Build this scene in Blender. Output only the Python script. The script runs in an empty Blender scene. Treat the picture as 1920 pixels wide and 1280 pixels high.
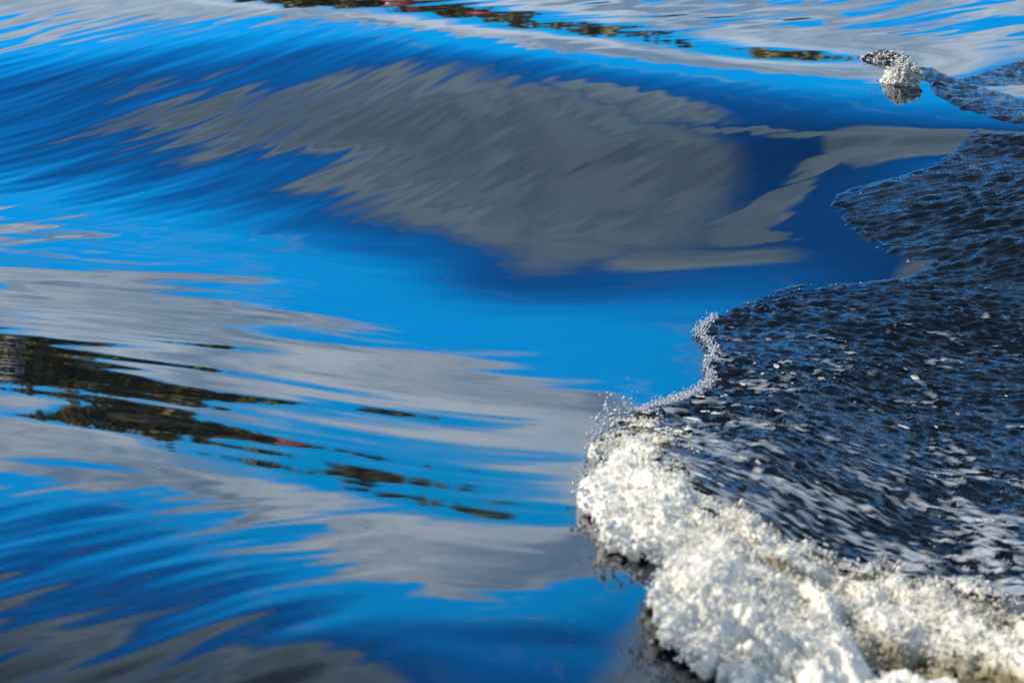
import bpy, math, random
import numpy as np
random.seed(7); RNG = np.random.default_rng(11)
SC = bpy.context.scene; COL = SC.collection
D2R = math.pi/180
CAM_H = 4.0; PITCH = 15.0; HFOV = 20.0          # metres above still water, degrees down, degrees wide

# ---------------------------------------------------------------- camera
cd = bpy.data.cameras.new('camera'); cam = bpy.data.objects.new('camera', cd); COL.objects.link(cam)
cam.location = (0, 0, CAM_H); cam.rotation_euler = ((90-PITCH)*D2R, 0, 0)
cd.sensor_width = 36; cd.sensor_fit = 'HORIZONTAL'; cd.angle = HFOV*D2R
cd.clip_start = .1; cd.clip_end = 20000
cd.dof.use_dof = True; cd.dof.focus_distance = 19.0; cd.dof.aperture_fstop = 2.9
SC.camera = cam

# ---------------------------------------------------------------- sky
SUN_AZ, SUN_EL = -75.0, 42.0                     # degrees clockwise from the view direction, height
wd = bpy.data.worlds.new('World'); SC.world = wd; wd.use_nodes = True
nt = wd.node_tree; NN = nt.nodes; NL = nt.links
def nmath(tree, op, a, b=None, c=None, clamp=False):
    n = tree.nodes.new('ShaderNodeMath'); n.operation = op; n.use_clamp = clamp
    for i, v in enumerate((a, b, c)):
        if v is None: continue
        if hasattr(v, 'is_linked'): tree.links.new(v, n.inputs[i])
        else: n.inputs[i].default_value = v
    return n.outputs[0]
def nramp(tree, v, a, b, lo=0., hi=1.):
    n = tree.nodes.new('ShaderNodeMapRange'); n.interpolation_type = 'SMOOTHSTEP'
    tree.links.new(v, n.inputs[0])
    for i, k in ((1, a), (2, b), (3, lo), (4, hi)): n.inputs[i].default_value = k
    return n.outputs[0]
def nnoise(tree, vec, scale, detail=4, rough=.55, sc3=(1, 1, 1), off=(0, 0, 0), dist=0.):
    m = tree.nodes.new('ShaderNodeMapping'); tree.links.new(vec, m.inputs[0])
    m.inputs['Scale'].default_value = sc3; m.inputs['Location'].default_value = off
    n = tree.nodes.new('ShaderNodeTexNoise'); tree.links.new(m.outputs[0], n.inputs['Vector'])
    n.inputs['Scale'].default_value = scale; n.inputs['Detail'].default_value = detail
    n.inputs['Roughness'].default_value = rough; n.inputs['Distortion'].default_value = dist
    return n.outputs[0]
def nmix(tree, f, a, b, kind='MIX'):
    n = tree.nodes.new('ShaderNodeMix'); n.data_type = 'RGBA'; n.blend_type = kind
    for sock, v in ((n.inputs[0], f), (n.inputs[6], a), (n.inputs[7], b)):
        if hasattr(v, 'is_linked'): tree.links.new(v, sock)
        elif isinstance(v, (int, float)): sock.default_value = v
        else: sock.default_value = (*v, 1)
    return n.outputs[2]
def nramp_lin(v, a, b):
    n = NN.new('ShaderNodeMapRange'); NL.new(v, n.inputs[0]); n.inputs[1].default_value = a; n.inputs[2].default_value = b
    return n.outputs[0]
sky = NN.new('ShaderNodeTexSky'); sky.sky_type = 'NISHITA'; sky.sun_disc = False
sky.sun_elevation = SUN_EL*D2R; sky.sun_rotation = SUN_AZ*D2R
sky.air_density = 1.0; sky.dust_density = .2; sky.ozone_density = 3.0
tc = NN.new('ShaderNodeTexCoord'); sep = NN.new('ShaderNodeSeparateXYZ'); NL.new(tc.outputs['Generated'], sep.inputs[0])
AZ = nmath(nt, 'MULTIPLY', nmath(nt, 'ARCTAN2', sep.outputs[0], sep.outputs[1]), 1/D2R)
EL = nmath(nt, 'MULTIPLY', nmath(nt, 'ARCSINE', sep.outputs[2]), 1/D2R)
cmb = NN.new('ShaderNodeCombineXYZ'); NL.new(AZ, cmb.inputs[0]); NL.new(EL, cmb.inputs[1]); PV = cmb.outputs[0]
n1 = nnoise(nt, PV, .42, 5, .62, (.45, 1, 1), (3, 1, 0), .3)
n2 = nnoise(nt, PV, .20, 6, .62, (.8, 1, 1), (9, 4, 0), .2)
n3 = nnoise(nt, PV, .05, 5, .55, (.6, 1, 1), (1, 7, 0))
def ell(a0, e0, ra, re):
    u = nmath(nt, 'MULTIPLY', nmath(nt, 'SUBTRACT', AZ, a0), 1/ra); v = nmath(nt, 'MULTIPLY', nmath(nt, 'SUBTRACT', EL, e0), 1/re)
    q = nmath(nt, 'SQRT', nmath(nt, 'ADD', nmath(nt, 'MULTIPLY', u, u), nmath(nt, 'MULTIPLY', v, v)))
    return nmath(nt, 'SUBTRACT', 1.0, q)
def cloud(shape, noise, amp, soft):
    return nramp(nt, nmath(nt, 'ADD', shape, nmath(nt, 'MULTIPLY', nmath(nt, 'SUBTRACT', noise, .5), amp)), 0, soft)
low = nmath(nt, 'SUBTRACT', 1.0, nmath(nt, 'MULTIPLY', nmath(nt, 'ABSOLUTE', nmath(nt, 'SUBTRACT', EL, 4.6)), 1/2.9))
d_low = cloud(low, n1, 1.15, .45)
d_big = cloud(ell(-6.2, 28.5, 10.2, 10.9), n2, .42, .25)
d_right = 0.
for a_, e_, ra_, re_, am_, so_ in ((3.4, 23.3, 2.8, .9, .5, .35), (7.0, 24.6, 3.0, 1.2, .5, .35), (11.6, 25.0, 4.0, 5.6, .3, .25), (0.6, 20.4, 3.2, 2.6, .8, .5)):
    d_right = nmath(nt, 'MAXIMUM', d_right, cloud(ell(a_, e_, ra_, re_), n2, am_, so_))
far = nmath(nt, 'MAXIMUM', nramp(nt, EL, 36, 44), nramp(nt, nmath(nt, 'ABSOLUTE', nmath(nt, 'ADD', AZ, 1.5)), 14, 20))
d_far = nmath(nt, 'MULTIPLY', nramp(nt, n3, .38, .50), far)  # unseen cloud cover, thickened to grey the wake glints
n5 = nnoise(nt, PV, .5, 5, .65, (.35, 1, 1), (13, 2, 0), .4)
d_wisp = nmath(nt, 'MULTIPLY', nramp(nt, n5, .53, .74), nramp(nt, EL, 20, 13, 0, .38))
dens = nmath(nt, 'MAXIMUM', nmath(nt, 'MAXIMUM', d_wisp, 0.0), nmath(nt, 'MAXIMUM', nmath(nt, 'MAXIMUM', d_low, d_big), nmath(nt, 'MAXIMUM', d_right, d_far)))
n4 = nnoise(nt, PV, .34, 5, .6, (.6, 1.1, 1), (5, 5, 0), .4)
ccol = nmix(nt, nramp(nt, EL, 8, 16), nmix(nt, nramp(nt, n4, .33, .66), (1.5, 2.5, 3.8), (4.4, 5.2, 6.2)), nmix(nt, nramp(nt, n4, .32, .66), (1.55, 2.5, 3.6), (2.7, 3.7, 4.8)))
ccol = nmix(nt, nramp(nt, EL, 23.5, 33, 0, .8), ccol, (.5, .75, 1.15))   # cloud darkens with height, shade put into its colour to deepen reflections
tint = NN.new('ShaderNodeValToRGB'); NL.new(nramp_lin(EL, 0, 60), tint.inputs[0]); cr = tint.color_ramp
cr.elements[0].position = 0; cr.elements[0].color = (.0, .42, 1.2, 1); cr.elements[1].position = 1; cr.elements[1].color = (.0, .28, .55, 1)
for p_, c_ in ((.05, (.0, .50, 1.35, 1)), (.12, (.0, .80, 1.6, 1)), (.17, (.0, 1.04, 1.8, 1)), (.25, (.0, .70, 1.45, 1)), (.33, (.0, .48, 1.1, 1)), (.5, (.0, .34, .72, 1))):
    e_ = cr.elements.new(p_); e_.color = c_
blue = nmix(nt, 1.0, sky.outputs[0], tint.outputs[0], 'MULTIPLY')
NL.new(nmix(nt, dens, blue, ccol), NN['Background'].inputs[0]); NN['Background'].inputs[1].default_value = .1

# ---------------------------------------------------------------- sun, exposure
sl = bpy.data.lights.new('sun', 'SUN'); sl.energy = 2.6; sl.angle = .5*D2R; sl.color = (1, .92, .78)
sun = bpy.data.objects.new('sun', sl); COL.objects.link(sun); sun.location = (-20, 0, 30)
sun.rotation_euler = ((90-SUN_EL)*D2R, 0, (180-SUN_AZ)*D2R)
SC.view_settings.view_transform = 'Standard'; SC.view_settings.look = 'None'
SC.view_settings.exposure = 1.0; SC.view_settings.gamma = 1.0; SC.view_settings.use_curve_mapping = False
FPX = 960/math.tan(HFOV/2*D2R)                  # focal length in photograph pixels

def pix_to_ang(x, y):
    cx = (x-960)/FPX; cy = (640-y)/FPX
    p = PITCH*D2R
    dx = cx; dy = math.cos(p)+cy*math.sin(p); dz = -math.sin(p)+cy*math.cos(p)
    return np.arctan2(dx, dy), np.arctan2(-dz, np.hypot(dx, dy))
def ang_to_pix(az, d):
    dx = np.cos(d)*np.sin(az); dy = np.cos(d)*np.cos(az); dz = -np.sin(d)
    p = PITCH*D2R
    f = dy*math.cos(p)-dz*math.sin(p); u = dy*math.sin(p)+dz*math.cos(p)
    return 960+FPX*dx/f, 640-FPX*u/f

def pchip(x, y, xi):
    x = np.asarray(x, float); y = np.asarray(y, float)
    h = np.diff(x); dl = np.diff(y)/h; m = np.zeros_like(y)
    for i in range(1, len(x)-1):
        if dl[i-1]*dl[i] > 0:
            w1 = 2*h[i]+h[i-1]; w2 = h[i]+2*h[i-1]
            m[i] = (w1+w2)/(w1/dl[i-1]+w2/dl[i])
    m[0] = dl[0]; m[-1] = dl[-1]
    xi = np.clip(xi, x[0], x[-1]); k = np.clip(np.searchsorted(x, xi)-1, 0, len(x)-2)
    t = (xi-x[k])/h[k]
    return ((1+2*t)*(1-t)**2*y[k]+t*(1-t)**2*h[k]*m[k]+t*t*(3-2*t)*y[k+1]+t*t*(t-1)*h[k]*m[k+1])

# wave profile: where, along each column of water, the reflected ray reaches a given elevation
XS = [-300, 0, 200, 400, 600, 800, 1000, 1200, 1400, 1600, 1800, 2200]
LM = [  # (y row, elevation row)
 ([-400]*12, [5]*12),
 ([-150,-140,-110,-60,-40,-25,0,25,60,75,90,110], [6,6,6,6,5,4.5,3.8,3.8,3.8,4.5,6,7]),
 ([-110,-95,-60,-15,4,14,46,74,105,108,150,190], [4.5,4.2,4,2.0,.9,.8,.75,.65,.4,.2,4,5]),
 ([90,85,70,48,38,62,88,110,138,160,205,240], [7.3]*12),
 ([165,155,150,180,150,118,138,170,195,225,238,260], [13,14.5,16.5,18.5,18.5,18.5,18.5,18.5,18.5,18.5,18.5,18.5]),
 ([240,245,245,242,250,260,280,290,295,290,258,280], [15,16,18.5,21,23.5,25,26,26,25,27,30,28]),
 ([315,315,315,312,375,435,525,520,480,360,285,305], [12,13.5,16,18,18.5,18.5,18.5,18.5,18.5,18.5,18.5,18.5]),
 ([385,395,410,430,500,545,605,612,570,380,305,325], [8,8.5,10,10.5,10,10,10,10,10,10,11,12]),
 ([470,480,490,520,600,648,690,735,720,460,380,390], [7.3,7.3,7.3,7.3,7.3,7.3,7.3,8.5,10,17,21,21]),
 ([600,610,640,690,745,790,800,800,800,620,560,560], [3,3,3,3,3,3,3,4,9,22,26,26]),
 ([630,640,705,800,870,905,925,930,930,930,930,930], [1.3,1.2,1.2,1.7,1.6,1.6,1.9,3.2,9,20,24,24]),
 ([700,715,780,845,895,945,985,985,985,985,985,985], [1.0,.9,.8,1.0,1.1,1.2,1.7,3.2,9,20,24,24]),
 ([740,745,810,870,915,965,1005,1010,1010,1010,1010,1010], [3,3,3,3,3,3,3,4.5,9,20,24,24]),
 ([905,905,918,960,1060,1130,1138,1090,1070,1070,1070,1070], [7.3,7.3,7.3,7.3,7.3,7.3,7.3,8,11,16,19,19]),
 ([1000,990,1000,1040,1130,1165,1170,1140,1120,1120,1120,1120], [13,13,12.5,11.5,10.5,10.5,10.5,10.5,12,16,19,19]),
 ([1130,1130,1140,1165,1195,1205,1210,1200,1200,1200,1200,1200], [18,17.5,17,16.5,16.5,14,11.5,11.5,14,17,20,20]),
 ([1280,1280,1280,1275,1270,1275,1280,1280,1280,1280,1280,1280], [27,26,25,24,25,18,14,15,18,20,22,22]),
 ([1700]*12, [26]*12),
]
BUMPS = [  # local swellings and dips of the swell: x, y, widths, shear, change of elevation
 (590, 300, 120, 20, -.12, -5.0), (980, 520, 120, 24, -.04, 3.6), (850, 470, 70, 16, .2, -2.5), (1330, 235, 90, 22, -.1, -3.5),
 (200, 128, 160, 12, -.22, 3.5), (470, 120, 110, 10, -.2, 3.0), (60, 420, 130, 18, 0, -2.5), (430, 185, 90, 14, -.3, 2.0),
 (700, 130, 70, 12, -.25, 2.5), (1180, 520, 120, 18, -.1, -2.5), (1400, 460, 110, 20, -.1, 3.0),
 (1850, 205, 90, 16, .28, 9.0), (1890, 140, 70, 14, -.2, 9.0), (1000, 1190, 160, 16, .05, 4.5), (540, 1250, 50, 40, .3, 4.0),
 (120, 640, 160, 10, .06, -1.3), (230, 782, 90, 12, 0, -.7), (330, 700, 120, 14, .1, .8), (420, 1000, 60, 22, 0, -2.5), (180, 960, 70, 16, -.3, 2.5),
]
def elev_map(nx=700, ny=700, x0=-420, x1=2340, y0=-400, y1=1700):
    xs = np.linspace(x0, x1, nx); ys = np.linspace(y0, y1, ny)
    Y = np.array([pchip(XS, l[0], xs) for l in LM]); E = np.array([pchip(XS, l[1], xs) for l in LM])
    out = np.zeros((ny, nx))
    for i in range(nx):
        out[:, i] = pchip(Y[:, i], E[:, i], ys)
    for ax, sg in ((1, 14.), (0, 1.3)):           # soften
        h = int(sg*3); k = np.exp(-.5*(np.arange(-h, h+1)/sg)**2); k /= k.sum()
        p = np.pad(out, [(h, h) if a == ax else (0, 0) for a in (0, 1)], 'edge')
        out = sum(k[j]*(p[j:j+ny] if ax == 0 else p[:, j:j+nx]) for j in range(2*h+1))
    h = 90; k = np.exp(-.5*(np.arange(-h, h+1)/30.)**2); k /= k.sum(); p = np.pad(out, ((0, 0), (h, h)), 'edge')
    wide = sum(k[j]*p[:, j:j+nx] for j in range(2*h+1))       # longer crests towards the wake
    wr = sstep(1380, 1560, xs)[None]*(1-sstep(420, 560, ys))[:, None]*sstep(170, 215, ys)[:, None]; out = out*(1-wr)+wide*wr
    XX, YY = np.meshgrid(xs, ys)
    for bx, by, sx, sy, sh, e in BUMPS:
        u = XX-bx; v = YY-by-sh*u
        out = out+e*np.exp(-.5*(u/sx)**2-.5*(v/sy)**2)
    return xs, ys, out
def bilin(xs, ys, A, x, y):
    fx = np.clip((x-xs[0])/(xs[1]-xs[0]), 0, len(xs)-1.001); fy = np.clip((y-ys[0])/(ys[1]-ys[0]), 0, len(ys)-1.001)
    i = fx.astype(int); j = fy.astype(int); a = fx-i; b = fy-j
    return (A[j, i]*(1-a)+A[j, i+1]*a)*(1-b)+(A[j+1, i]*(1-a)+A[j+1, i+1]*a)*b

# edge between the glassy swell and the broken water of the wake (photograph pixels)
EDGE = [(2400,270),(1920,255),(1880,243),(1830,238),(1815,250),(1790,285),(1740,315),(1680,332),(1610,350),(1570,365),(1558,385),
 (1580,410),(1610,440),(1650,470),(1745,498),(1700,520),(1620,530),(1500,535),(1430,550),(1380,575),(1340,597),(1308,625),(1330,650),
 (1343,668),(1325,690),(1335,715),(1310,740),(1250,760),(1190,780),(1140,800),(1120,830),(1105,852),(1145,870),(1140,890),(1105,915),
 (1085,945),(1105,975),(1130,1000),(1140,1043),(1200,1050),(1265,1075),(1235,1110),(1222,1140),(1240,1170),(1245,1215),(1290,1250),
 (1340,1280),(1400,1340),(1500,1500),(1560,1720),(2500,1720)]
def poly_sdf(poly, x, y):
    P = np.array(poly, float); Q = np.roll(P, -1, 0)
    d = np.full(x.shape, 1e9); ins = np.zeros(x.shape, bool)
    for (ax, ay), (bx, by) in zip(P, Q):
        ex, ey = bx-ax, by-ay; wx, wy = x-ax, y-ay
        t = np.clip((wx*ex+wy*ey)/(ex*ex+ey*ey+1e-9), 0, 1)
        d = np.minimum(d, np.hypot(wx-t*ex, wy-t*ey))
        c = ((ay <= y) & (by > y)) | ((by <= y) & (ay > y))
        ins ^= c & (x < ax+(y-ay)/(by-ay+1e-12)*ex)
    return np.where(ins, d, -d)

def pnoise(x, y, seed=0):
    xi = np.floor(x).astype(np.int64); yi = np.floor(y).astype(np.int64); fx = x-xi; fy = y-yi
    def g(i, j, dx, dy):
        h = (i*374761393+j*668265263+seed*2147483647) & 0x7fffffff
        h = ((h ^ (h >> 13))*1274126177) & 0x7fffffff
        h = (h ^ (h >> 16)) & 0xffff
        a = h*(2*math.pi/65536)
        return np.cos(a)*dx+np.sin(a)*dy
    u = fx*fx*fx*(fx*(fx*6-15)+10); v = fy*fy*fy*(fy*(fy*6-15)+10)
    n0 = g(xi, yi, fx, fy)*(1-u)+g(xi+1, yi, fx-1, fy)*u
    n1 = g(xi, yi+1, fx, fy-1)*(1-u)+g(xi+1, yi+1, fx-1, fy-1)*u
    return (n0*(1-v)+n1*v)*1.5
def sstep(a, b, x):
    t = np.clip((x-a)/(b-a), 0, 1); return t*t*(3-2*t)

def march(az, d, ES, ya=700., za=0.):
    """az (n), d (m, decreasing = going away); returns horizontal distance and height, grids m x n"""
    A, D = np.meshgrid(az, d)
    X, Y = ang_to_pix(A, D)
    E = ES(X, Y)*D2R
    T = (E-D)/2
    M = np.tan(T)
    Mh = (M[1:]+M[:-1])/2
    n = len(az); R = np.zeros_like(A); Z = np.zeros_like(A)
    da = pix_to_ang(960., ya)[1]
    k = int(np.argmin(abs(d-da)))
    Z[k] = za; R[k] = (CAM_H-Z[k])/np.tan(d[k])
    for i in range(k+1, len(d)):
        m = Mh[i-1]; R[i] = (CAM_H-Z[i-1]+m*R[i-1])/(np.tan(d[i])+m); Z[i] = Z[i-1]+m*(R[i]-R[i-1])
    for i in range(k-1, -1, -1):
        m = Mh[i]; R[i] = (CAM_H-Z[i+1]+m*R[i+1])/(np.tan(d[i])+m); Z[i] = Z[i+1]+m*(R[i]-R[i+1])
    return A, D, X, Y, R, Z
def lat_smooth(Z, X):
    """even out the along-crest direction, more so towards the wake"""
    def gs(A, sg):
        h = int(3*sg); k = np.exp(-.5*(np.arange(-h, h+1)/sg)**2); k /= k.sum()
        s = 2*A[:, :1]-A[:, 1:h+1][:, ::-1]; e = 2*A[:, -1:]-A[:, -h-1:-1][:, ::-1]
        p = np.concatenate([s, A, e], 1); return sum(k[j]*p[:, j:j+A.shape[1]] for j in range(2*h+1))
    w = sstep(700, 1300, X); return gs(Z, 12.)*(1-w)+gs(Z, 34.)*w
def level_far_face(Z, X, Y, d):
    """towards the wake, keep the far face of the swell level along its crest"""
    kr = int(np.argmin(abs(d-pix_to_ang(960., 330.)[1]))); xr = X[kr]; q = Z.mean(0); k0 = int(np.argmin(abs(xr-1200)))
    off = sstep(750, 1750, xr)*((Z[kr]-Z[kr, k0]))
    off = np.convolve(np.pad(off, 45, 'edge'), np.ones(91)/91., 'valid')
    return Z-off[None]*(1-sstep(700, 1230, Y))

# ---------------------------------------------------------------- helpers
def mesh_obj(name, V, F, mat, parent=None, smooth=True):
    """V (n,3) array, F (m,4) or (m,3) int array or a list of arrays"""
    me = bpy.data.meshes.new(name); Fl = F if isinstance(F, list) else [F]
    V = np.asarray(V, np.float32); me.vertices.add(len(V)); me.vertices.foreach_set('co', V.ravel())
    nl = sum(f.size for f in Fl); nf = sum(len(f) for f in Fl)
    me.loops.add(nl); me.loops.foreach_set('vertex_index', np.concatenate([f.ravel() for f in Fl]).astype(np.int32))
    me.polygons.add(nf)
    tot = np.concatenate([np.full(len(f), f.shape[1], np.int32) for f in Fl])
    me.polygons.foreach_set('loop_start', np.concatenate([[0], np.cumsum(tot)[:-1]]).astype(np.int32))
    me.update(calc_edges=True); me.validate()
    if smooth: me.polygons.foreach_set('use_smooth', np.ones(len(me.polygons), bool))
    me.materials.append(mat)
    o = bpy.data.objects.new(name, me); COL.objects.link(o); o.parent = parent
    return o
def tag(o, label=None, cat=None, group=None, kind=None):
    for k, v in (('label', label), ('category', cat), ('group', group), ('kind', kind)):
        if v: o[k] = v
    return o
def empty(name, loc, rz=0.):
    o = bpy.data.objects.new(name, None); COL.objects.link(o); o.location = loc; o.rotation_euler = (0, 0, rz); return o
def attr(o, name, arr):
    a = o.data.attributes.new(name, 'FLOAT', 'POINT'); a.data.foreach_set('value', np.asarray(arr, np.float32).ravel())
def new_mat(name):
    m = bpy.data.materials.new(name); m.use_nodes = True; t = m.node_tree
    return m, t, t.nodes['Principled BSDF']
def grid_faces(m, n, keep=None):
    i = np.arange(m-1)[:, None]*n+np.arange(n-1)[None]
    f = np.stack([i, i+1, i+n+1, i+n], -1).reshape(-1, 4)
    return f if keep is None else f[keep.ravel()]
def compact(V, F, *at):
    u, inv = np.unique(F, return_inverse=True)
    return (V[u], inv.reshape(F.shape), *[a[u] for a in at])
def ico(sub):
    t = (1+5**.5)/2
    v = [(-1,t,0),(1,t,0),(-1,-t,0),(1,-t,0),(0,-1,t),(0,1,t),(0,-1,-t),(0,1,-t),(t,0,-1),(t,0,1),(-t,0,-1),(-t,0,1)]
    f = [(0,11,5),(0,5,1),(0,1,7),(0,7,10),(0,10,11),(1,5,9),(5,11,4),(11,10,2),(10,7,6),(7,1,8),(3,9,4),(3,4,2),(3,2,6),(3,6,8),(3,8,9),(4,9,5),(2,4,11),(6,2,10),(8,6,7),(9,8,1)]
    v = [np.array(p)/np.linalg.norm(p) for p in v]
    for _ in range(sub):
        c = {}; nf = []
        def mid(a, b):
            k = (min(a, b), max(a, b))
            if k not in c:
                p = v[a]+v[b]; v.append(p/np.linalg.norm(p)); c[k] = len(v)-1
            return c[k]
        for a, b, d in f:
            x, y, z = mid(a, b), mid(b, d), mid(d, a); nf += [(a,x,z),(b,y,x),(d,z,y),(x,y,z)]
        f = nf
    return np.array(v), np.array(f)
def blobs(cent, rad, sub=0, jit=.3, squash=(1, 1, 1)):
    """many small lumps in one vertex / face array"""
    v, f = ico(sub); n = len(cent)
    J = 1+jit*RNG.uniform(-1, 1, (n, len(v), 1)); S = np.array(squash)*RNG.uniform(.7, 1.3, (n, 1, 3))
    V = cent[:, None]+v[None]*J*S*rad[:, None, None]
    return V.reshape(-1, 3), (f[None]+(np.arange(n)*len(v))[:, None, None]).reshape(-1, 3)

# ---------------------------------------------------------------- materials
def water_mat(name, bump=None):
    m, t, b = new_mat(name)
    b.inputs['Base Color'].default_value = (.004, .007, .011, 1); b.inputs['Roughness'].default_value = .015
    b.inputs['IOR'].default_value = 1.333
    g = t.nodes.new('ShaderNodeNewGeometry')
    if bump:
        n = nnoise(t, g.outputs['Position'], bump[0], 3, .6); bp = t.nodes.new('ShaderNodeBump')
        bp.inputs['Strength'].default_value = bump[1]; bp.inputs['Distance'].default_value = bump[2]
        t.links.new(n, bp.inputs['Height']); t.links.new(bp.outputs[0], b.inputs['Normal'])
    return m
M_WATER = water_mat('glassy_water')
M_WAKE = water_mat('ruffled_water', (48, 1., .009))
_t = M_WAKE.node_tree; _a = _t.nodes.new('ShaderNodeAttribute'); _a.attribute_name = 'aerated'
_n = nnoise(_t, _t.nodes.new('ShaderNodeNewGeometry').outputs['Position'], 14, 5, .65)
_f = nramp(_t, nmath(_t, 'MULTIPLY', _a.outputs['Fac'], nmath(_t, 'ADD', _n, .4)), .15, 1.0)
_t.links.new(nmix(_t, _f, (.004, .007, .011), (.10, .075, .03)), _t.nodes['Principled BSDF'].inputs['Base Color'])
def foam_mat(name, c0, c1, scale, bump):
    m, t, b = new_mat(name); g = t.nodes.new('ShaderNodeNewGeometry'); P = g.outputs['Position']
    a = t.nodes.new('ShaderNodeAttribute'); a.attribute_name = 'thin'
    n = nnoise(t, P, scale, 6, .65); n2 = nnoise(t, P, scale*.22, 3, .6)
    mix = nmath(t, 'ADD', nmath(t, 'ADD', nmath(t, 'MULTIPLY', n, .35), nmath(t, 'MULTIPLY', n2, .8)), nmath(t, 'MULTIPLY', a.outputs['Fac'], .75))
    mid = tuple(.55*p_+.45*q_ for p_, q_ in zip(c0, c1))
    col = nmix(t, nramp(t, mix, .85, 1.5), nmix(t, nramp(t, mix, .45, .95), c0, mid), c1)
    t.links.new(col, b.inputs['Base Color']); b.inputs['Roughness'].default_value = .45
    b.inputs['Subsurface Weight'].default_value = .6; b.inputs['Subsurface Radius'].default_value = (1, .95, .8); b.inputs['Subsurface Scale'].default_value = .025
    bp = t.nodes.new('ShaderNodeBump'); bp.inputs['Strength'].default_value = .6; bp.inputs['Distance'].default_value = bump
    t.links.new(nnoise(t, P, scale*1.6, 5, .7), bp.inputs['Height']); t.links.new(bp.outputs[0], b.inputs['Normal'])
    return m
M_FOAM = foam_mat('peat_stained_foam', (.88, .845, .75), (.20, .155, .06), 26, .005)
M_FLECK = foam_mat('thin_foam', (.34, .38, .42), (.022, .034, .055), 60, .004)
m_, t_, b_ = new_mat('water_drops'); M_DROP = m_
b_.inputs['Base Color'].default_value = (.55, .58, .60, 1); b_.inputs['Roughness'].default_value = .08; b_.inputs['IOR'].default_value = 1.333

# ---------------------------------------------------------------- the swell: one sheet of water from below the camera to the horizon
def seg(*parts):
    return np.concatenate([np.linspace(a, b, n, endpoint=False) for a, b, n in parts])
AZD = seg((-180, -40, 14), (-40, -14, 18), (-14, -10.8, 24), (-10.8, 10.8, 560), (10.8, 14, 24), (14, 40, 18), (40, 180.0001, 14)); AZD = np.append(AZD, 180.)
DPD = seg((85, 30, 8), (30, 25, 10), (25, 22.6, 24), (22.6, 7.6, 720), (7.6, 5, 50), (5, 1, 30), (1, .05, 20)); DPD = np.append(DPD, .04)
xs_, ys_, EM = elev_map()
def core(az, d):
    """swell heights over a view-fan grid; a few passes keep the along-crest tilt small and correct for it"""
    CE = 0.; za = 0.
    for it in range(4):
        ES = lambda X, Y: bilin(xs_, ys_, EM, X, Y)+CE
        A, D, X, Y, R, Z = march(az, d, ES, za=za)
        if it == 3: break
        P = np.stack([R*np.sin(A), R*np.cos(A), Z], -1)
        N = np.cross(np.gradient(P, axis=1), np.gradient(P, axis=0)); N /= np.linalg.norm(N, axis=-1, keepdims=True); N *= np.sign(N[..., 2:3])
        V = P-np.array([0, 0, CAM_H]); V /= np.linalg.norm(V, axis=-1, keepdims=True)
        Rf = V-2*(V*N).sum(-1, keepdims=True)*N
        e = np.clip(bilin(xs_, ys_, EM, X, Y)-np.degrees(np.arcsin(np.clip(Rf[..., 2], -1, 1))), -4, 4)
        for _ in range(3):
            q = np.cumsum(np.pad(e, ((0, 0), (41, 40)), 'edge'), 1); e = (q[:, 81:]-q[:, :-81])/81
            e = np.concatenate([e, np.repeat(e[:, -1:], len(az)-e.shape[1], 1)], 1)
        CE = CE+e*.7
        za = za-.8*np.convolve(np.pad(Z.mean(0), 12, 'edge'), np.ones(25)/25., 'valid')
    return X, Y, R, lat_smooth(level_far_face(Z, X, Y, d), X)
az0 = np.linspace(float(pix_to_ang(-150., 1280.)[0]), float(pix_to_ang(2070., 1280.)[0]), 700)
d0 = np.linspace(float(pix_to_ang(960., 1400.)[1]), float(pix_to_ang(960., -60.)[1]), 900)
X0, Y0, R0, Z0 = core(az0, d0)
def swell(A, D):
    """height of the swell where the ray at azimuth A, depression D meets it"""
    fa = np.clip((A-az0[0])/(az0[1]-az0[0]), 0, len(az0)-1.001); fd = np.clip((D-d0[0])/(d0[1]-d0[0]), 0, len(d0)-1.001)
    i = fa.astype(int); j = fd.astype(int)
    def cub(f):
        return (-.5*f+f*f-.5*f**3, 1-2.5*f*f+1.5*f**3, .5*f+2*f*f-1.5*f**3, -.5*f*f+.5*f**3)
    wa = cub(fa-i); wdd = cub(fd-j); z = 0
    for p in range(4):
        for q in range(4):
            z = z+wa[p]*wdd[q]*Z0[np.clip(j+q-1, 0, len(d0)-1), np.clip(i+p-1, 0, len(az0)-1)]
    wx = sstep(-24, -11.6, A/D2R)*(1-sstep(11.6, 24, A/D2R)); wy = (1-sstep(22.8, 27, D/D2R))*sstep(4, 8.0, D/D2R)
    return z*wx*wy
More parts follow.
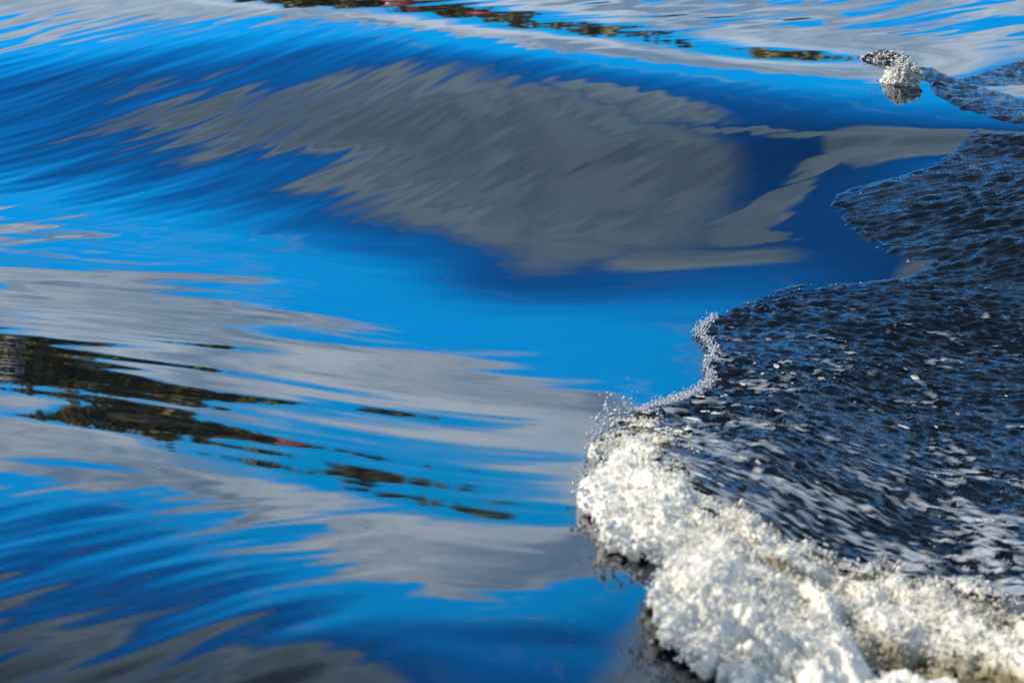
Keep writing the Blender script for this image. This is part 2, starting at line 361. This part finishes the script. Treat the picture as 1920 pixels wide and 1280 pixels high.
def ripple(x, y, X, Y):
    """fine ripples riding on the swell, three crest directions"""
    def field(th, Lc, La, seed):
        c, s = math.cos(th), math.sin(th)
        return pnoise((x*c+y*s)/La, (-x*s+y*c)/Lc, seed)*Lc
    up = (1-sstep(330, 520, Y)); lo = sstep(860, 1000, Y)*(1-sstep(450, 900, X)); mid = 1-np.maximum(up, lo)
    left = 1-sstep(100, 700, X)
    fade = sstep(3, 7, np.degrees(np.arctan2(CAM_H, np.hypot(x, y))))
    h = up*(field(.95, .34, 1.7, 1)*.75+field(.80, .16, .9, 2)*.8+field(1.05, .09, .5, 12)*.4+field(1.0, .05, .3, 13)*.25)*(1+.7*left)
    h += lo*(field(.90, .20, .9, 3)*1.1+field(.75, .10, .5, 4)*.8)*2.0
    h += mid*(field(-.42, .55, 1.2, 5)*(.45+.25*left)+field(-.30, .24, .8, 15)*(.34+.35*left)+(field(-.25, .12, .5, 6)*.14+field(-.5, .06, .25, 7)*.10)*(1-.5*left))
    h += field(.1, .9, 2.5, 8)*.35
    far = 1-sstep(-60, -25, Y-np.interp(X, [0, 480, 740, 1000, 1250, 1600, 2200], [0, 0, 8, 46, 82, 110, 130]))
    c2 = np.interp(X, [-300, 0, 200, 300, 400, 600, 800, 1000, 1200], [680, 690, 755, 800, 845, 885, 930, 955, 955])
    c1 = np.interp(X, [480, 740, 900, 1000, 1150, 1250, 1350, 1450, 1600], [0, 8, 36, 46, 65, 82, 100, 108, 110])
    att = (1-.62*np.exp(-((Y-c2)/75)**2)*(1-.5*sstep(600, 900, X)))*(1-.75*np.exp(-((Y-c1)/22)**2))
    return h*.010*fade*att*(1-.55*sstep(900, 1500, X)*(1-far))*(1-.35*mid*sstep(500, 900, X))*(1+1.8*far)
A_, D_ = np.meshgrid(AZD*D2R, DPD*D2R)
Zs = swell(A_, D_); Rs = (CAM_H-Zs)/np.tan(D_)
X_, Y_ = ang_to_pix(np.clip(A_, -.6, .6), np.clip(D_, -.2, .6))
Pw = np.stack([Rs*np.sin(A_), Rs*np.cos(A_), Zs], -1)
inb = (abs(A_) < .45)
Pw[..., 2] += np.where(inb, ripple(Pw[..., 0], Pw[..., 1], X_, Y_), 0)
# let the sheet dip away under the broken water
S_ = np.where((abs(A_) < .3) & (D_ < .47) & (D_ > .08), poly_sdf(EDGE, X_, Y_), -500.)
RUFF = [[(1705,118),(1745,128),(1800,152),(1920,186),(2300,270),(2300,300),(1920,236),(1850,218),(1790,200),(1755,178),(1735,150)],
        [(1785,155),(1830,140),(1870,125),(1920,112),(2300,40),(2300,190),(1920,160),(1850,162)]]
SR_ = np.where((A_ > .1) & (A_ < .3) & (D_ < .25) & (D_ > .08), np.maximum(poly_sdf(RUFF[0], X_, Y_), poly_sdf(RUFF[1], X_, Y_)), -500.)
Pw[..., 2] -= np.maximum(.10*sstep(10, 60, S_), .05*sstep(4, 16, SR_))
m, n = A_.shape
water = tag(mesh_obj('water', Pw.reshape(-1, 3), grid_faces(m, n)[:, ::-1], M_WATER), kind='structure')
tag(water, 'glassy blue swell reflecting sky and grey clouds')
del A_, D_, X_, Y_, S_

# ---------------------------------------------------------------- the wake: broken, ruffled water right of the edge
FOAM = [(1100,805),(1230,795),(1262,850),(1262,900),(1320,975),(1430,1025),(1520,1085),(1660,1110),(1800,1145),(1930,1185),(2200,1240),(2200,1720),(1300,1720),(1000,1280),(1000,800)]
class Patch: pass
def broken(az, d):
    """everything about the broken water over a fan grid: edge distance, foam cover, heights"""
    g = Patch(); A, D = np.meshgrid(az, d); g.Z = swell(A, D); g.R = (CAM_H-g.Z)/np.tan(D)
    X, Y = ang_to_pix(A, D); x = g.R*np.sin(A); y = g.R*np.cos(A); g.X, g.Y, g.x, g.y = X, Y, x, y
    low = sstep(560, 800, Y)
    jag = 10*pnoise(X/60, Y/14, 31)+7*pnoise(X/22, Y/7, 32)
    g.S = poly_sdf(EDGE, X, Y)+jag*(.15+.95*low)
    SR = np.maximum(poly_sdf(RUFF[0], X, Y), poly_sdf(RUFF[1], X, Y))+4*pnoise(X/30, Y/8, 33)
    g.SF = poly_sdf(FOAM, X, Y)+30*pnoise(X/90, Y/40, 41)+16*pnoise(X/34, Y/15, 42)
    g.foam = sstep(-70, 90, g.SF)*sstep(-5, 6, g.S)
    def fld(th, L, k, seed):                      # ripples of width L, k times as long, crest turned by th
        c, s = math.cos(th), math.sin(th); return pnoise((x*c+y*s)/(L*k), (-x*s+y*c)/L, seed)*L
    wt = 1-sstep(430, 640, Y); wb = sstep(720, 960, Y); wm = np.clip(1-wt-wb, 0, 1)
    rf = 0
    for L, k, am in ((.36, 1.5, .05), (.17, 2.2, .08), (.085, 2.8, .16), (.05, 3.0, .36), (.03, 2.6, .52)):
        sd = int(L*1000)
        rf = rf+am*(wt*fld(.6, L, k*1.7, sd)+wm*fld(.05, L, k, sd+1)+wb*fld(-.7, L, k, sd+2))
    rf = rf*(.85+.55*pnoise(x/.7, y/.9, 35))*(.95+.05*low)
    g.calm = np.maximum(sstep(-3, 7, g.S)*low+sstep(-4, 9, g.S)*(1-low), sstep(-3, 10, SR))
    lip = .012*sstep(-4, 12, g.S)*(.25+.75*low)+.012*sstep(-4, 6, SR)+.03*sstep(0, 160, g.S)*low
    roll = .10*sstep(0, 120, g.S)*sstep(-110, 120, g.SF)*sstep(800, 1150, Y)
    g.SM = np.maximum(g.S, SR-2)
    g.base = g.Z+lip+roll-.03*(1-sstep(-8, 0, g.SM))
    # foam relief: warped billows, drawn out along the crest
    wx = x+.10*pnoise(x/.35, y/.35, 81)+.04*pnoise(x/.12, y/.12, 82); wy = y+.10*pnoise(x/.35, y/.35, 83)+.04*pnoise(x/.12, y/.12, 84)
    c, s = math.cos(-.75), math.sin(-.75); uu = wx*c+wy*s; vv = -wx*s+wy*c
    g.big = (1-abs(pnoise(uu/.70, vv/.34, 61))*2)*.5+.5*pnoise(uu/.30, vv/.2, 62)
    f = 0
    for L, am in ((.22, .030), (.11, .018), (.05, .009), (.026, .005), (.014, .0025)):
        f = f+am*(abs(pnoise(uu/(L*1.5), vv/L, int(L*1000)+300))*2.2-.6)
    g.bub = f
    g.fz = g.foam**1.6*(.03+.055*g.big)+g.foam*f
    g.hol = np.clip(.42-g.big*1.5+.8*pnoise(uu/.8, vv/.4, 66)-f*11+.35*sstep(200, 420, g.S)-.15*sstep(1130, 1260, Y), 0, 1)*sstep(30, 170, g.S)
    g.hol = np.maximum(g.hol, np.clip(.35+1.0*pnoise(uu/.22, vv/.09, 86), 0, .8)*(1-sstep(840, 960, Y)))
    g.wz = g.base+rf*g.calm*(1-.7*g.foam)+.55*g.foam*(.035+.06*g.big)
    return g
cell = lambda a: np.maximum(np.maximum(a[1:, 1:], a[:-1, :-1]), np.maximum(a[1:, :-1], a[:-1, 1:]))
w = broken(seg((1.0, 10.6, 620), (10.6, 13, 30))*D2R, seg((24.5, 22.2, 40), (22.2, 8.6, 900))*D2R)
P1 = np.stack([w.x, w.y, w.wz], -1); m, n = w.x.shape
Vw, Fw, aw = compact(P1.reshape(-1, 3), grid_faces(m, n, cell(w.SM-14*sstep(760, 840, w.Y)) > -8), sstep(-60, 40, w.SF).ravel())
wake = tag(mesh_obj('wake_water', Vw, Fw[:, ::-1], M_WAKE), 'dark ruffled water of the wake right of the swell', kind='structure'); attr(wake, 'aerated', aw)
# scattered flecks riding on the wake
def flk(th, L, k, seed):
    c, s = math.cos(th), math.sin(th); return pnoise((w.x*c+w.y*s)/(L*k), (-w.x*s+w.y*c)/L, seed)
wb_ = sstep(720, 960, w.Y)
fd = .6*pnoise(w.x/.40, w.y/.30, 71)+.75*((1-wb_)*flk(.05, .045, 3.4, 72)+wb_*flk(-.6, .045, 4.0, 74))+.75*((1-wb_)*flk(.1, .022, 3.4, 73)+wb_*flk(-.6, .022, 4.0, 75))
thr = 1.12-.60*sstep(480, 680, w.Y)-.14*sstep(700, 1000, w.Y)-.45*sstep(-380, 20, w.SF)
avg = lambda a: (a[1:, 1:]+a[:-1, :-1]+a[1:, :-1]+a[:-1, 1:])/4
keep = (avg(fd-thr) > 0) & (cell(w.S) > 14) & (cell(-w.foam) > -.55)
Vk, Fk, tk = compact((P1+np.array([0, 0, .004])).reshape(-1, 3), grid_faces(m, n, keep), np.clip(1.15-(fd-thr)*2.6, 0, 1.15).ravel())
fl = mesh_obj('foam_flecks', Vk, Fk[:, ::-1], M_FLECK); attr(fl, 'thin', tk)
tag(fl, 'pale foam flecks scattered over the dark wake', kind='stuff')
# dense foam of the breaking crest, on a finer grid
f = broken(seg((1.0, 10.5, 860), (10.5, 13, 60))*D2R, seg((24.5, 22.0, 60), (22.0, 15.4, 640))*D2R)
PF = np.stack([f.x, f.y, f.base+f.fz+.010], -1); m, n = f.x.shape
cs_, sn_ = math.cos(-.75), math.sin(-.75); fu = f.x*cs_+f.y*sn_; fv = -f.x*sn_+f.y*cs_
lace = 1.0*f.foam+(.55-.35*f.foam)*pnoise(fu/.22, fv/.055, 88)+.30*pnoise(f.x/.05, f.y/.06, 67)+.25*pnoise(f.x/.022, f.y/.03, 69)+f.bub*7-.22*f.hol-.25*sstep(120, 330, f.S)-(1-sstep(820, 960, f.Y))*(.15+.5*pnoise(f.x/.12, f.y/.10, 87))
Vf, Ff, th = compact(PF.reshape(-1, 3), grid_faces(m, n, cell(lace) > .42), np.clip(f.hol*1.0+.45*(.75-lace), -.2, 1).ravel())
fo = mesh_obj('foam', Vf, Ff[:, ::-1], M_FOAM); attr(fo, 'thin', th)
tag(fo, 'thick white and tan foam of the breaking crest at bottom right', kind='stuff')
print('faces water %d wake %d foam %d flecks %d'%(len(water.data.polygons), len(Fw), len(Ff), len(Fk)))

# ---------------------------------------------------------------- froth, beads and spray
ok = np.flatnonzero(((f.foam > .25) & (lace > .25) & (f.Y > 740) & (f.Y < 1340) & (f.X < 1990)).ravel())
idx = RNG.choice(ok, 18000); pf = PF.reshape(-1, 3)[idx]
rad = np.exp(RNG.normal(math.log(.0032), .5, len(idx)))
c = pf+np.stack([RNG.normal(0, .01, len(idx)), RNG.normal(0, .01, len(idx)), rad*.6+abs(RNG.normal(0, .008, len(idx)))], -1)
Vb, Fb = blobs(c, rad, 0, .35)
o = mesh_obj('froth', Vb, Fb, M_FOAM); attr(o, 'thin', np.repeat(np.clip(f.hol.ravel()[idx]*.8+RNG.normal(0, .12, len(idx)), 0, 1), 12))
tag(o, 'loose frothy specks on top of the breaking crest', kind='stuff')
def along(poly, k, jx, jy):
    P = np.array(poly, float); L = np.r_[0, np.cumsum(np.hypot(*np.diff(P, axis=0).T))]
    t = RNG.uniform(0, L[-1], k); x = np.interp(t, L, P[:, 0])+RNG.normal(0, jx, k); y = np.interp(t, L, P[:, 1])+RNG.normal(0, jy, k)
    a, d = pix_to_ang(x, y); z = swell(a, d); r = (CAM_H-z)/np.tan(d)
    return np.stack([r*np.sin(a), r*np.cos(a), z], -1)
E1 = [(1822,256),(1746,320),(1616,355),(1564,388),(1584,412),(1652,475),(1748,503)]
E2 = [(1700,524),(1500,540),(1432,555),(1384,580),(1344,600)]
E3 = [(1340,597),(1308,625),(1330,650),(1343,668),(1325,690),(1335,715),(1310,740),(1250,760),(1190,780)]
E4 = [(1190,780),(1140,800),(1120,830),(1105,852),(1145,870),(1140,890),(1105,915),(1085,945),(1105,975),(1130,1000),(1140,1043),(1200,1050),(1265,1075),(1235,1110),(1222,1140),(1240,1170),(1245,1215),(1290,1250),(1340,1280)]
cs, rs = [], []
for poly, k, jx, jy, r0 in ((E1, 30, 9, 3, .0026), (E2, 30, 8, 2, .0026), (E3, 2200, 6, 4, .0032)):
    p = along(poly, k, jx, jy); r = np.minimum(np.exp(RNG.normal(math.log(r0), .6, k)), r0*2.2); p[:, 2] += (.016 if poly is E3 else .002)+r*.4+abs(RNG.normal(0, .006, k))*(1 if poly is E3 else .3); cs.append(p); rs.append(r)
Vb, Fb = blobs(np.concatenate(cs), np.concatenate(rs), 0, .35)
tag(mesh_obj('edge_froth', Vb, Fb, M_DROP), 'thin line of white beads along the wake edge', kind='stuff')
p = along(E4, 900, 8, 6); r = np.exp(RNG.normal(math.log(.005), .4, 900)); p[:, 2] += .02+abs(RNG.normal(0, .06, 900))
Vb, Fb = blobs(p, r, 1, .1)
tag(mesh_obj('spray', Vb, Fb, M_DROP), 'fine drops thrown up at the front of the breaking crest', kind='stuff')

# ---------------------------------------------------------------- two small splashes at the tip of the far crest
def at(px, py):
    a, d = pix_to_ang(float(px), float(py)); z = float(swell(np.array([a]), np.array([d]))[0]); r = (CAM_H-z)/math.tan(d)
    return (r*math.sin(a), r*math.cos(a), z)
def splash(px, py, w, h, dep, k, white, label):
    e = empty('splash', at(px, py)); tag(e, label, 'splash', 'splashes at the tip of the far crest')
    q = RNG.uniform(-1, 1, (k, 3)); q = q[(q[:, 0]**2+q[:, 1]**2) < 1]; n = len(q)
    top = h*np.clip(1-abs(q[:, 0]-.15)**1.6*.9-q[:, 1]**2*.6, .05, 1)*(.8+.7*pnoise(q[:, 0]*4+7, q[:, 1]*4, 5))
    c = np.stack([q[:, 0]*w/2, q[:, 1]*dep/2, top*(.25+.75*abs(q[:, 2])**.5)], -1); r = np.exp(RNG.normal(math.log(.0042), .4, n))
    pick = RNG.uniform(size=n) < white
    for nm, mk, mt in (('froth', pick, M_FOAM), ('water_beads', ~pick, M_WAKE)):
        Vb, Fb = blobs(c[mk], r[mk], 0 if mt is M_FOAM else 1, .3); mo = mesh_obj(nm, Vb, Fb, mt, e); attr(mo, 'thin', np.full(len(Vb), -.35)); tag(mo, kind='stuff')
    v, fa = ico(4); nz = 1+.35*pnoise(v[:, 0]*3.1+2, v[:, 1]*3.1+v[:, 2]*2, 9)+.18*pnoise(v[:, 0]*8, v[:, 2]*8+v[:, 1]*5, 10)
    s = v*nz[:, None]*np.array([w*.40, dep*.40, h*.5]); s[:, 2] = np.maximum(s[:, 2], -.02)
    mo = mesh_obj('foam_mound', s, fa, M_FOAM if white > .8 else M_WAKE, e); attr(mo, 'thin', np.full(len(v), -.2))
    g = 150; t = RNG.uniform(-1, 1, g); c = np.stack([t*w*.6, RNG.normal(0, dep*.3, g), h*(.3+abs(RNG.normal(0, .5, g)))], -1)
    Vb, Fb = blobs(c, np.exp(RNG.normal(math.log(.003), .35, g)), 1, .1)
    tag(mesh_obj('drops', Vb, Fb, M_DROP, e), kind='stuff')
    return e
splash(1688, 156, .36, .20, .30, 8000, .95, 'small white frothy splash on the tip of the far crest')
splash(1655, 112, .46, .075, .36, 4000, .55, 'low dark watery splash just behind the white splash')

# ---------------------------------------------------------------- the far shore, seen only mirrored in the swell
def leafy(name, c0, c1):
    m, t, b = new_mat(name); oi = t.nodes.new('ShaderNodeObjectInfo'); g = t.nodes.new('ShaderNodeNewGeometry')
    n = nnoise(t, g.outputs['Position'], .8, 3, .6)
    f = nmath(t, 'ADD', nmath(t, 'MULTIPLY', oi.outputs['Random'], .6), nmath(t, 'MULTIPLY', n, .5))
    t.links.new(nmix(t, nramp(t, f, .2, .9), c0, c1), b.inputs['Base Color']); b.inputs['Roughness'].default_value = .6
    return m
M_LEAF = leafy('autumn_leaves', (.12, .12, .03), (.42, .32, .09)); M_BARK = leafy('bark', (.03, .022, .015), (.06, .045, .03))
M_BANK = leafy('bank_grass', (.05, .05, .02), (.12, .10, .05)); M_WALL = leafy('white_paint', (.75, .74, .70), (.8, .79, .76))
M_ROOF = leafy('red_paint', (.70, .06, .08), (.8, .10, .12)); M_TILE = leafy('brown_tiles', (.16, .09, .05), (.24, .14, .08)); M_GLASS = leafy('window_glass', (.02, .025, .03), (.03, .035, .04))
RB = 214.
aa = np.linspace(-75, 75, 151)*D2R; pr = [(RB-6, -.8), (RB-3, .15), (RB, .5), (RB+12, 1.0), (RB+60, 1.6), (RB+400, 3.0)]
Vg = np.array([[(r+1.5*math.sin(a*37))*math.sin(a), (r+1.5*math.sin(a*37))*math.cos(a), z+.15*math.sin(a*61+r)] for r, z in pr for a in aa])
tag(mesh_obj('bank', Vg, grid_faces(len(pr), len(aa))[:, ::-1], M_BANK), 'low grassy far bank', kind='structure')
def tube(pts, rads, k=7):
    V, F = [], []
    for (p, r) in zip(pts, rads):
        for j in range(k): V.append((p[0]+r*math.cos(2*math.pi*j/k), p[1]+r*math.sin(2*math.pi*j/k), p[2]))
    for i in range(len(pts)-1):
        for j in range(k): F.append((i*k+j, i*k+(j+1) % k, (i+1)*k+(j+1) % k, (i+1)*k+j))
    return np.array(V), np.array(F)
kinds = []
for q in range(5):
    Ht = 6.5; tr = [tube([(0, 0, -.3), (.1, 0, 1.5), (.05, .1, 3.2), (0, 0, 5.0)], [.28, .2, .14, .05])]
    for j in range(4):
        a = j*1.6+q; tr.append(tube([(.05, 0, 1.8+.5*j), (.7*math.cos(a), .7*math.sin(a), 2.8+.5*j), (1.4*math.cos(a), 1.4*math.sin(a), 3.6+.5*j)], [.1, .07, .03], 5))
    off = 0; Vt, Ft = [], []
    for v, f in tr: Vt.append(v); Ft.append(f+off); off += len(v)
    nc = 22; cc = RNG.normal(0, 1, (nc, 3))*np.array([1.3, 1.3, 1.6])+np.array([0, 0, 3.2]); cc[:, 2] = np.clip(cc[:, 2], .5, 6.0)
    nl = 800; p = cc[RNG.integers(0, nc, nl)]+RNG.normal(0, .42, (nl, 3)); a = RNG.normal(0, 1, (nl, 3)); a /= np.linalg.norm(a, axis=1)[:, None]
    b = np.cross(a, RNG.normal(0, 1, (nl, 3))); b /= np.linalg.norm(b, axis=1)[:, None]; s = RNG.uniform(.2, .42, (nl, 1))
    Vl = np.stack([p-a*s-b*s*.6, p+a*s-b*s*.6, p+a*s+b*s*.6, p-a*s+b*s*.6], 1).reshape(-1, 3)
    kinds.append((np.concatenate(Vt), np.concatenate(Ft), Vl, np.arange(nl*4).reshape(-1, 4)))
proto = []
HOUSES = [(-2.2, 2.6), (-.35, 2.2), (-9.2, 3.0)]
nt_ = 0
spots = []; az_t = -19.
while az_t < 15:                                   # front row: tall on the left, low bushes elsewhere
    az_t += random.uniform(.45, .95)
    if any(abs(az_t-h_[0]) < .55 for h_ in HOUSES): continue
    spots.append((az_t, RB+random.uniform(3, 14), random.uniform(.75, 1.25) if az_t < -4.6 else random.uniform(.45, .85)))
az_t = -19.
while az_t < 15:                                   # second row behind
    az_t += random.uniform(.5, .8); spots.append((az_t, RB+random.uniform(22, 34), random.uniform(.75, 1.0)))
for az_t, r, s in spots:
    q = nt_ % 5; a = az_t*D2R
    e = empty('tree', (r*math.sin(a), r*math.cos(a), .55), random.uniform(0, 6.28)); e.scale = (s*1.15, s*1.15, s)
    tag(e, 'olive and gold leafy tree standing on the far bank', 'tree', 'trees along the far bank')
    if nt_ < 5:
        t1 = mesh_obj('trunk', kinds[q][0], kinds[q][1], M_BARK, e); t2 = mesh_obj('crown', kinds[q][2], kinds[q][3], M_LEAF, e, smooth=False); proto.append((t1, t2))
    else:
        for src in proto[q]:
            k_ = src.copy(); COL.objects.link(k_); k_.parent = e
    nt_ += 1
def box(x0, x1, y0, y1, z0, z1):
    V = np.array([(x, y, z) for z in (z0, z1) for y in (y0, y1) for x in (x0, x1)]); return V, np.array([(0,2,3,1),(4,5,7,6),(0,1,5,4),(2,6,7,3),(0,4,6,2),(1,3,7,5)])
for (a_, w_), lb in zip(HOUSES, ('white cabin with red roof on the bank, the larger of two', 'smaller white cabin with red roof near middle of the bank', 'white cabin with brown roof at the left end of the bank')):
    a = a_*D2R; e = empty('cabin', ((RB+4)*math.sin(a), (RB+4)*math.cos(a), .5), -a); tag(e, lb, 'cabin', 'cabins on the far bank')
    h = w_/2; mesh_obj('wall', *box(-h, h, 0, 4, -.4, 2.9), M_WALL, e, False)
    V = np.array([(-h-.3, -.4, 2.75), (h+.3, -.4, 2.75), (h+.3, 4.4, 2.75), (-h-.3, 4.4, 2.75), (-h-.3, 2, 3.9), (h+.3, 2, 3.9)])
    mesh_obj('roof', V, [np.array([(0,1,5,4),(2,3,4,5),(0,3,2,1)]), np.array([(0,4,3),(1,2,5)])], M_TILE if a_ < -5 else M_ROOF, e, False)
    mesh_obj('door', *box(-.4, .4, -.05, .02, .0, 1.9), M_TILE, e, False)
    for x in (-h*.65, h*.65): mesh_obj('window', *box(x-.35, x+.35, -.04, .02, .9, 1.7), M_GLASS, e, False)
